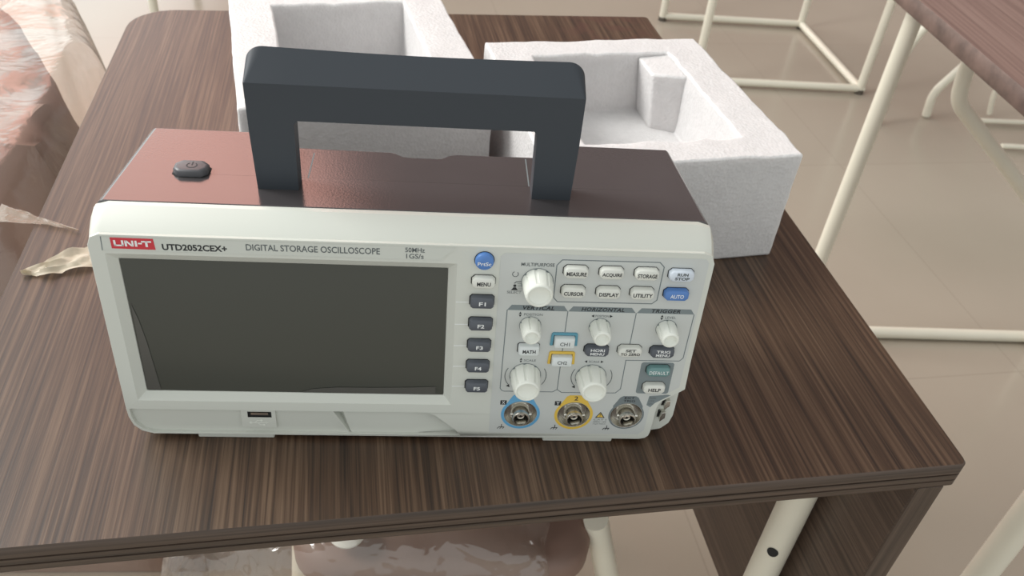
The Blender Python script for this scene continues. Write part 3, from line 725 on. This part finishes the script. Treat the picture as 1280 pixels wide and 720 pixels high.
# ------------------------------------------------------------------ floor
def floor_mat():
    m = bpy.data.materials.new('glazed_floor_tile'); m.use_nodes = True
    nt = m.node_tree; N = nt.nodes; L = nt.links; b_ = N['Principled BSDF']
    tc = N.new('ShaderNodeTexCoord'); mp = N.new('ShaderNodeMapping')
    mp.inputs['Rotation'].default_value = (0, 0, -YAW); mp.inputs['Location'].default_value = (.32, .1, 0)
    L.new(tc.outputs['Object'], mp.inputs['Vector'])
    br = N.new('ShaderNodeTexBrick'); br.offset = 0; br.inputs['Scale'].default_value = 1
    br.inputs['Brick Width'].default_value = .8; br.inputs['Row Height'].default_value = .8
    br.inputs['Mortar Size'].default_value = .0018; br.inputs['Mortar Smooth'].default_value = .3
    br.inputs['Color1'].default_value = (.40, .350, .285, 1); br.inputs['Color2'].default_value = (.388, .340, .277, 1)
    br.inputs['Mortar'].default_value = (.35, .305, .25, 1)
    L.new(mp.outputs['Vector'], br.inputs['Vector'])
    n = N.new('ShaderNodeTexNoise'); n.inputs['Scale'].default_value = 2.2; n.inputs['Detail'].default_value = 6
    L.new(mp.outputs['Vector'], n.inputs['Vector'])
    mx = N.new('ShaderNodeMixRGB'); mx.blend_type = 'MULTIPLY'; mx.inputs['Fac'].default_value = .5
    cr = N.new('ShaderNodeValToRGB'); cr.color_ramp.elements[0].color = (.72, .70, .68, 1); cr.color_ramp.elements[1].color = (1.1, 1.1, 1.1, 1)
    L.new(n.outputs['Fac'], cr.inputs['Fac']); L.new(br.outputs['Color'], mx.inputs['Color1']); L.new(cr.outputs['Color'], mx.inputs['Color2'])
    L.new(mx.outputs['Color'], b_.inputs['Base Color'])
    b_.inputs['Roughness'].default_value = .17
    return m
M['floor'] = floor_mat()
b = B(); b.box(-5000, 6000, -1500, 8000, -800, -750)
o = obj('floor', b, 'floor', None, smooth=False, origin=(0, 0, -750)); o['kind'] = 'structure'

M['wall'] = mat('painted_wall', (.55, .48, .42), .8, bump=.05, bscale=40)
b = B(); b.box(5900, 6000, -1500, 8000, -750, 2300)
o = obj('wall_right', b, 'wall', None, smooth=False); o['kind'] = 'structure'

# ------------------------------------------------------------------ neighbour desk on the right
M['deskold'] = wood('worn_desk_laminate', 0, (.15, .09, .075), (.20, .125, .105), (.25, .165, .14), .42, scale=.5)
M['deskworn'] = mat('worn_edge', (.13, .085, .07), .6, var=.8, vscale=45)
D2 = thing('desk', 'reddish brown desk with worn edge and cream tube legs at the right border', 'desk', (950, 570, -750))
b = B()
def d2(x, y, z): 
    a = R(1.0); return (662 + x * math.cos(a) - (y - 516) * math.sin(a), 516 + x * math.sin(a) + (y - 516) * math.cos(a), z)
b.loft([[d2(x, y, z) for x, y in rrect(k, 640 - k, 150 + k, 1010 - k, 8, 4)] for k, z in ((1.2, -24), (0, -22), (0, -1.5), (1.2, 0))])
o = obj('desk_top', b, ['deskold', 'deskworn'], D2, angle=40)
for p in o.data.polygons:
    if abs(p.normal.z) < .8: p.material_index = 1
for i, (x, y, r_) in enumerate(((725, 893, 13.2), (668, 206, 16), (1268, 900, 13), (1268, 206, 13))):
    b = B(); b.tube([(x, y, -24), (x, y, -744)], r_, 18); lg = obj('leg', b, 'cream', D2)
    b = B(); b.tube([(x, y, -750), (x, y, -738)], r_ + 1, 16); obj('foot_cap', b, 'rubber', lg)
b = B(); b.tube([(735, 931, -737), (1268, 927, -737)], 12, 16); obj('floor_runner', b, 'cream', D2)
b = B(); b.tube(fillet([(846, 900, -24), (848, 900, -150), (856, 900, -200), (1054, 900, -364), (1250, 900, -540)], 60), 12.5, 16); obj('brace', b, 'cream', D2)

# ------------------------------------------------------------------ far desk frames
def far_desk(x0, x1, y0, y1, label, ax=0, runners=(1, 1, 1)):
    D = thing('desk', label, 'desk', ((x0 + x1) / 2, (y0 + y1) / 2, -750), 'tube-legged desks further back')
    b = B(); b.loft([[(x, y, z) for x, y in rrect(x0 - 40 + k, x1 + 40 - k, y0 - 30 + k, y1 + 30 - k, 12, 4)] for k, z in ((1, -22), (0, -20), (0, -1), (1, 0))])
    obj('desk_top', b, 'deskold', D, angle=40)
    for (x, y) in ((x0, y0), (x1, y0), (x1 - 25, y1), (x0, y1)):
        b = B(); b.tube([(x, y, -22), (x, y, -742)], 13, 14); lg = obj('leg', b, 'cream', D)
        b = B(); b.tube([(x, y, -750), (x, y, -736)], 14.5, 14); obj('foot_cap', b, 'rubber', lg)
    for on, p in zip(runners, (((x0, y0, -734), (x1 + 12, y0, -734)), ((x1, y0, -734), (x1 - 25, y1, -734)), ((x0, y1, -734), (x1 - 25, y1, -734)))):
        if on: b = B(); b.tube(p, 12, 14); obj('floor_runner', b, 'cream', D)
    return D
far_desk(800, 1338, 2085, 2600, 'cream tube frame of a desk standing beyond the right foam block')
far_desk(-1400, -849, 2219, 2760, 'desk with one cream leg seen past the far left desk corner', runners=(0, 0, 0))
# bench frame at the far right with bent legs
D3 = thing('bench', 'cream bent-tube bench frame behind the reddish brown desk at the right border', 'bench', (1550, 1850, -750))
b = B(); b.loft([[(x, y, z) for x, y in rrect(1420, 2150, 1700, 2020, 14, 4)] for z in (-330, -308)]); obj('bench_seat', b, 'deskold', D3, bevel=1.5)
b = B(); b.tube(fillet([(1499, 1942, -745), (1489, 1942, -672), (1560, 1942, -561), (1620, 1942, -470), (1640, 1942, -332)], 55), 12.5, 14); obj('leg', b, 'cream', D3)
b = B(); b.tube(fillet([(1313, 1880, -745), (1313, 1880, -540), (1345, 1880, -440), (1460, 1880, -332)], 70), 12.5, 14); obj('leg', b, 'cream', D3)
b = B(); b.tube([(1633, 1909, -738), (2100, 1915, -738)], 8, 12); obj('floor_runner', b, 'cream', D3)
b = B(); b.tube([(1643, 1756, -738), (2100, 1748, -738)], 8, 12); obj('floor_runner', b, 'cream', D3)
b = B(); b.tube(fillet([(1710, 1960, -738), (1690, 1960, -660), (1730, 1960, -560), (1800, 1960, -332)], 60), 8, 12); obj('leg', b, 'cream', D3)

# ------------------------------------------------------------------ plastic-wrapped things
def sdf(poly, x, y):
    """distance inside a convex polygon (counter-clockwise)"""
    d = 1e9
    for i in range(len(poly)):
        ax, ay = poly[i]; bx, by = poly[(i + 1) % len(poly)]
        ex, ey = bx - ax, by - ay; l = math.hypot(ex, ey)
        d = min(d, ((ex) * (y - ay) - (ey) * (x - ax)) / l)
    return d
def heap(poly, top, base, edge, res, fn, skip=None):
    xs = [p[0] for p in poly]; ys = [p[1] for p in poly]
    nx = int((max(xs) - min(xs)) / res) + 1; ny = int((max(ys) - min(ys)) / res) + 1
    b = B(); vs = []; keep = []
    for i in range(nx + 1):
        for j in range(ny + 1):
            x = min(xs) + i * res; y = min(ys) + j * res; d = sdf(poly, x, y)
            s = max(0., min(1., d / edge)); s = math.sin(s * math.pi / 2) ** .8
            vs.append((x, y, base + (top(x, y) - base) * s + (fn(x, y) * min(1, s * 1.5)))); keep.append(d > -res * 1.2)
    fs = []
    for i in range(nx):
        for j in range(ny):
            q = (i * (ny + 1) + j, (i + 1) * (ny + 1) + j, (i + 1) * (ny + 1) + j + 1, i * (ny + 1) + j + 1)
            if all(keep[k] for k in q): fs.append(q)
    b.add(vs, fs); b.keep = True; return b
def crease(x, y, s, a, seed):
    p = Vector((x / s, y / s, seed)); q = p + noise.noise_vector(p * .7) * .9
    return a * (1 - 2 * abs(noise.noise(q))) + a * .5 * (1 - 2 * abs(noise.noise(q * 2.3)))
WB = thing('wrapped_bundle', 'brown bundle wrapped in crumpled clear plastic film left of the desk', 'wrapped bundle', (-600, 480, -750))
poly = [(-900, 385), (-316, 385), (-322, 440), (-368, 620), (-530, 880), (-900, 880)]
bb = heap(poly, lambda x, y: -80 - max(0, (y - 700)) * .04, -748, 70, 22, lambda x, y: crease(x, y, 280, 12, 3.1) - 14)
obj('bundle', bb, 'brown', WB, angle=60, label='brown covering inside the film')
poly2 = [(-940, 205), (-277, 205), (-277, 250), (-296, 440), (-322, 650), (-410, 820), (-530, 940), (-940, 940)]
fb = heap(poly2, lambda x, y: -44, -749, 78, 12, lambda x, y: crease(x, y, 230, 9, 8.4) + crease(x + 40, y * .6, 110, 4, 2.2) - 9)
obj('plastic_film', fb, 'film', WB, angle=70, label='clear crumpled plastic film')

def sheet(name, pts, mats, parent=None, w_n=10, jit=4., seed=1., lift=0.):
    """narrow crumpled sheet between two edge lines (each a list of 3D points)"""
    b = B(); A, Cc = pts; n = len(A); rows = []
    for i in range(n):
        a, c = Vector(A[i]), Vector(Cc[i]); r = []
        for k in range(w_n + 1):
            p = a.lerp(c, k / w_n); z = abs(noise.noise(Vector((p.x * .06 + seed, p.y * .06, k * .35)))) * jit * 2
            p.z += z + lift; r.append(p)
        rows.append(r)
    b.loft(rows, False, False, closed=False)
    return b
def resamp(pts, n):
    P = [Vector(p) for p in pts]; out = []
    for i in range(n):
        t = i / (n - 1) * (len(P) - 1); k = min(int(t), len(P) - 2); out.append(P[k].lerp(P[k + 1], t - k))
    return out
# flap of the film lying over the desk's left edge
fl = sheet('flap', (resamp([(-352, 232, -60), (-309, 220, 1.5), (-280, 207, 1.2), (-246, 192, .8)], 16), resamp([(-346, 190, -60), (-301, 196, 1.2), (-274, 197, 1.2), (-244, 190, .8)], 16)), None, jit=1.6, seed=4.)
obj('film_flap', fl, 'filmthin', WB, angle=70, label='loose film flap lying over the desk edge')
# strip of the film shining between the bundle and the desk
# twisted scrap of film on the desk
scr = sheet('scrap', (resamp([(-266, 141, .8), (-252, 155, 1.5), (-238, 166, 2.5), (-222, 176, 2.5), (-200, 182, 2.5)], 22), resamp([(-264, 139, .6), (-248, 137, 1), (-236, 143, 1.5), (-222, 148, 1.5), (-200, 158, 1.5)], 22)), None, jit=3.2, seed=9.)
tag(obj('film_scrap', scr, 'filmscrap', None, angle=70), 'crinkled yellowish scrap of plastic film lying on desk at left of the oscilloscope', 'plastic film')

# stool wrapped in film below the desk front
ST = thing('stool', 'film-wrapped brown stool standing underneath the front edge of the desk', 'stool', (30, 260, -750))
b = B()
seat = rrect(-112, 166, 104, 420, 42, 8)
k_ = lambda g: [(x + (g if x < 30 else -g), y + (g if y < 260 else -g)) for x, y in seat]
b.loft([[(x, y, z) for x, y in k_(g)] for g, z in ((6, -330), (0, -325), (0, -306), (4, -298), (12, -294))])
obj('seat', b, 'brown', ST, angle=40)
for x, y, dx, dy in ((170, 150, 58, 0), (-100, 150, -16, -30), (-100, 390, -16, 30), (160, 390, 16, 30)):
    b = B(); b.tube([(x, y, -288), (x + dx * 2.1, y + dy * 1.6, -748)], 12, 14); obj('leg', b, 'cream', ST)
fb = heap([(-250, 60), (150, 70), (166, 200), (160, 470), (-250, 470)], lambda x, y: -283, -560, 45, 9, lambda x, y: crease(x * .7 + y * .4, y, 58, 9, 5.5) + crease(x * .6 + y * .5, y * .5, 27, 4.5, 1.7) - 1)
obj('plastic_film', fb, 'filmshiny', ST, angle=70, label='clear plastic film draped over the seat')
# board and cap under the desk
b = B(); b.box(-196, -138, 496, 508, -749, -330); o = obj('board', b, 'box', None, bevel=1.5)
tag(o, 'cream board standing upright under the desk beside the wrapped stool', 'board')
b = B(); b.loft([[(-60 + r_ * math.cos(2 * math.pi * k / 28), 130 + r_ * math.sin(2 * math.pi * k / 28), z) for k in range(28)] for r_, z in ((10, -282), (16, -281), (17, -278), (13, -275), (4, -274))])
o = obj('lid', b, 'whitepl', None); tag(o, 'small round white plastic cap lying on film-wrapped stool under the desk', 'cap')

# ------------------------------------------------------------------ light
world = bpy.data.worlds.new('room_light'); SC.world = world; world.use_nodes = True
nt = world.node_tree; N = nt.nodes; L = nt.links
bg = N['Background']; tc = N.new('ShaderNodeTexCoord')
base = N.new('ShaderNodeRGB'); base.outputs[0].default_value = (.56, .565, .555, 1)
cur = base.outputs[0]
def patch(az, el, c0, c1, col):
    """tinted patch put into the surrounding light: az from +y towards +x, el above the horizon (degrees), c0/c1 angular edge"""
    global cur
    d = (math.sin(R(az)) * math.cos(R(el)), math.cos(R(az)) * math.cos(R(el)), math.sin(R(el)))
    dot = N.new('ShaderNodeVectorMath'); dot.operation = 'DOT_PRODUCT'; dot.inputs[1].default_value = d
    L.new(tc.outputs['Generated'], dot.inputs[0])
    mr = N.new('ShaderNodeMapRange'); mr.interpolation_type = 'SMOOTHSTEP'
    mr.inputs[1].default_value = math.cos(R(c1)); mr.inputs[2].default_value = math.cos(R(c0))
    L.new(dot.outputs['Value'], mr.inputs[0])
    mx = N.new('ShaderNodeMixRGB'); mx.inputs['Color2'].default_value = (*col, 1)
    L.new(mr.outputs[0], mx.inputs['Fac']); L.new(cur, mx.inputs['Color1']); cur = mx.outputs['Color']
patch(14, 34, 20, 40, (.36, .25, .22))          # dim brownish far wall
patch(-20, 34, 8, 12, (4.5, 2.3, 1.9))         # warm pink patch added for the cover's reflection, upper left
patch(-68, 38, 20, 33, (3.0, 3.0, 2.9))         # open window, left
patch(-28, 13, 11, 16, (3.0, 3.1, 3.05))          # low white patch added to brighten the floor's reflection
patch(180, 14, 35, 80, (.86, .89, .87))         # fill added behind the camera to lift the front faces
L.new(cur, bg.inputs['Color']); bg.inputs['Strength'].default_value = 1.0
def area(name, loc, target, size, power, col):
    l = bpy.data.lights.new(name, 'AREA'); l.shape = 'RECTANGLE'; l.size, l.size_y = size; l.energy = power; l.color = col
    o = bpy.data.objects.new(name, l); COL.objects.link(o); o.location = loc
    o.rotation_euler = (Vector(target) - Vector(loc)).to_track_quat('-Z', 'Y').to_euler(); return o
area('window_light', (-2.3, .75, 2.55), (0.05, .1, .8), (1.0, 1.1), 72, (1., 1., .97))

# ------------------------------------------------------------------ camera
cam = bpy.data.cameras.new('camera'); co = bpy.data.objects.new('camera', cam); COL.objects.link(co)
CAM_M = [[0.9954347150576099, -0.05317663540883712, 0.07925890173835672], [0.027529962677183092, -0.6351531258978722, -0.7718954643066344], [0.0913883428735185, 0.7705535361730277, -0.6307895201079952]]
rt, dn, fw = [Vector(r) for r in CAM_M]
mt = Matrix((( rt.x, -dn.x, -fw.x), (rt.y, -dn.y, -fw.y), (rt.z, -dn.z, -fw.z)))
co.matrix_world = Matrix.Translation((.011923, -.321678, .378625 + TABLE)) @ mt.to_4x4()
cam.sensor_width = 36; cam.lens = 1055.03 * 36 / 1280; cam.clip_start = .02; cam.clip_end = 60
cam.dof.use_dof = True; cam.dof.focus_distance = .45; cam.dof.aperture_fstop = 20
SC.camera = co
vs = SC.view_settings; vs.view_transform = 'Standard'; vs.look = 'None'; vs.exposure = 0.; vs.gamma = 1; vs.use_curve_mapping = False
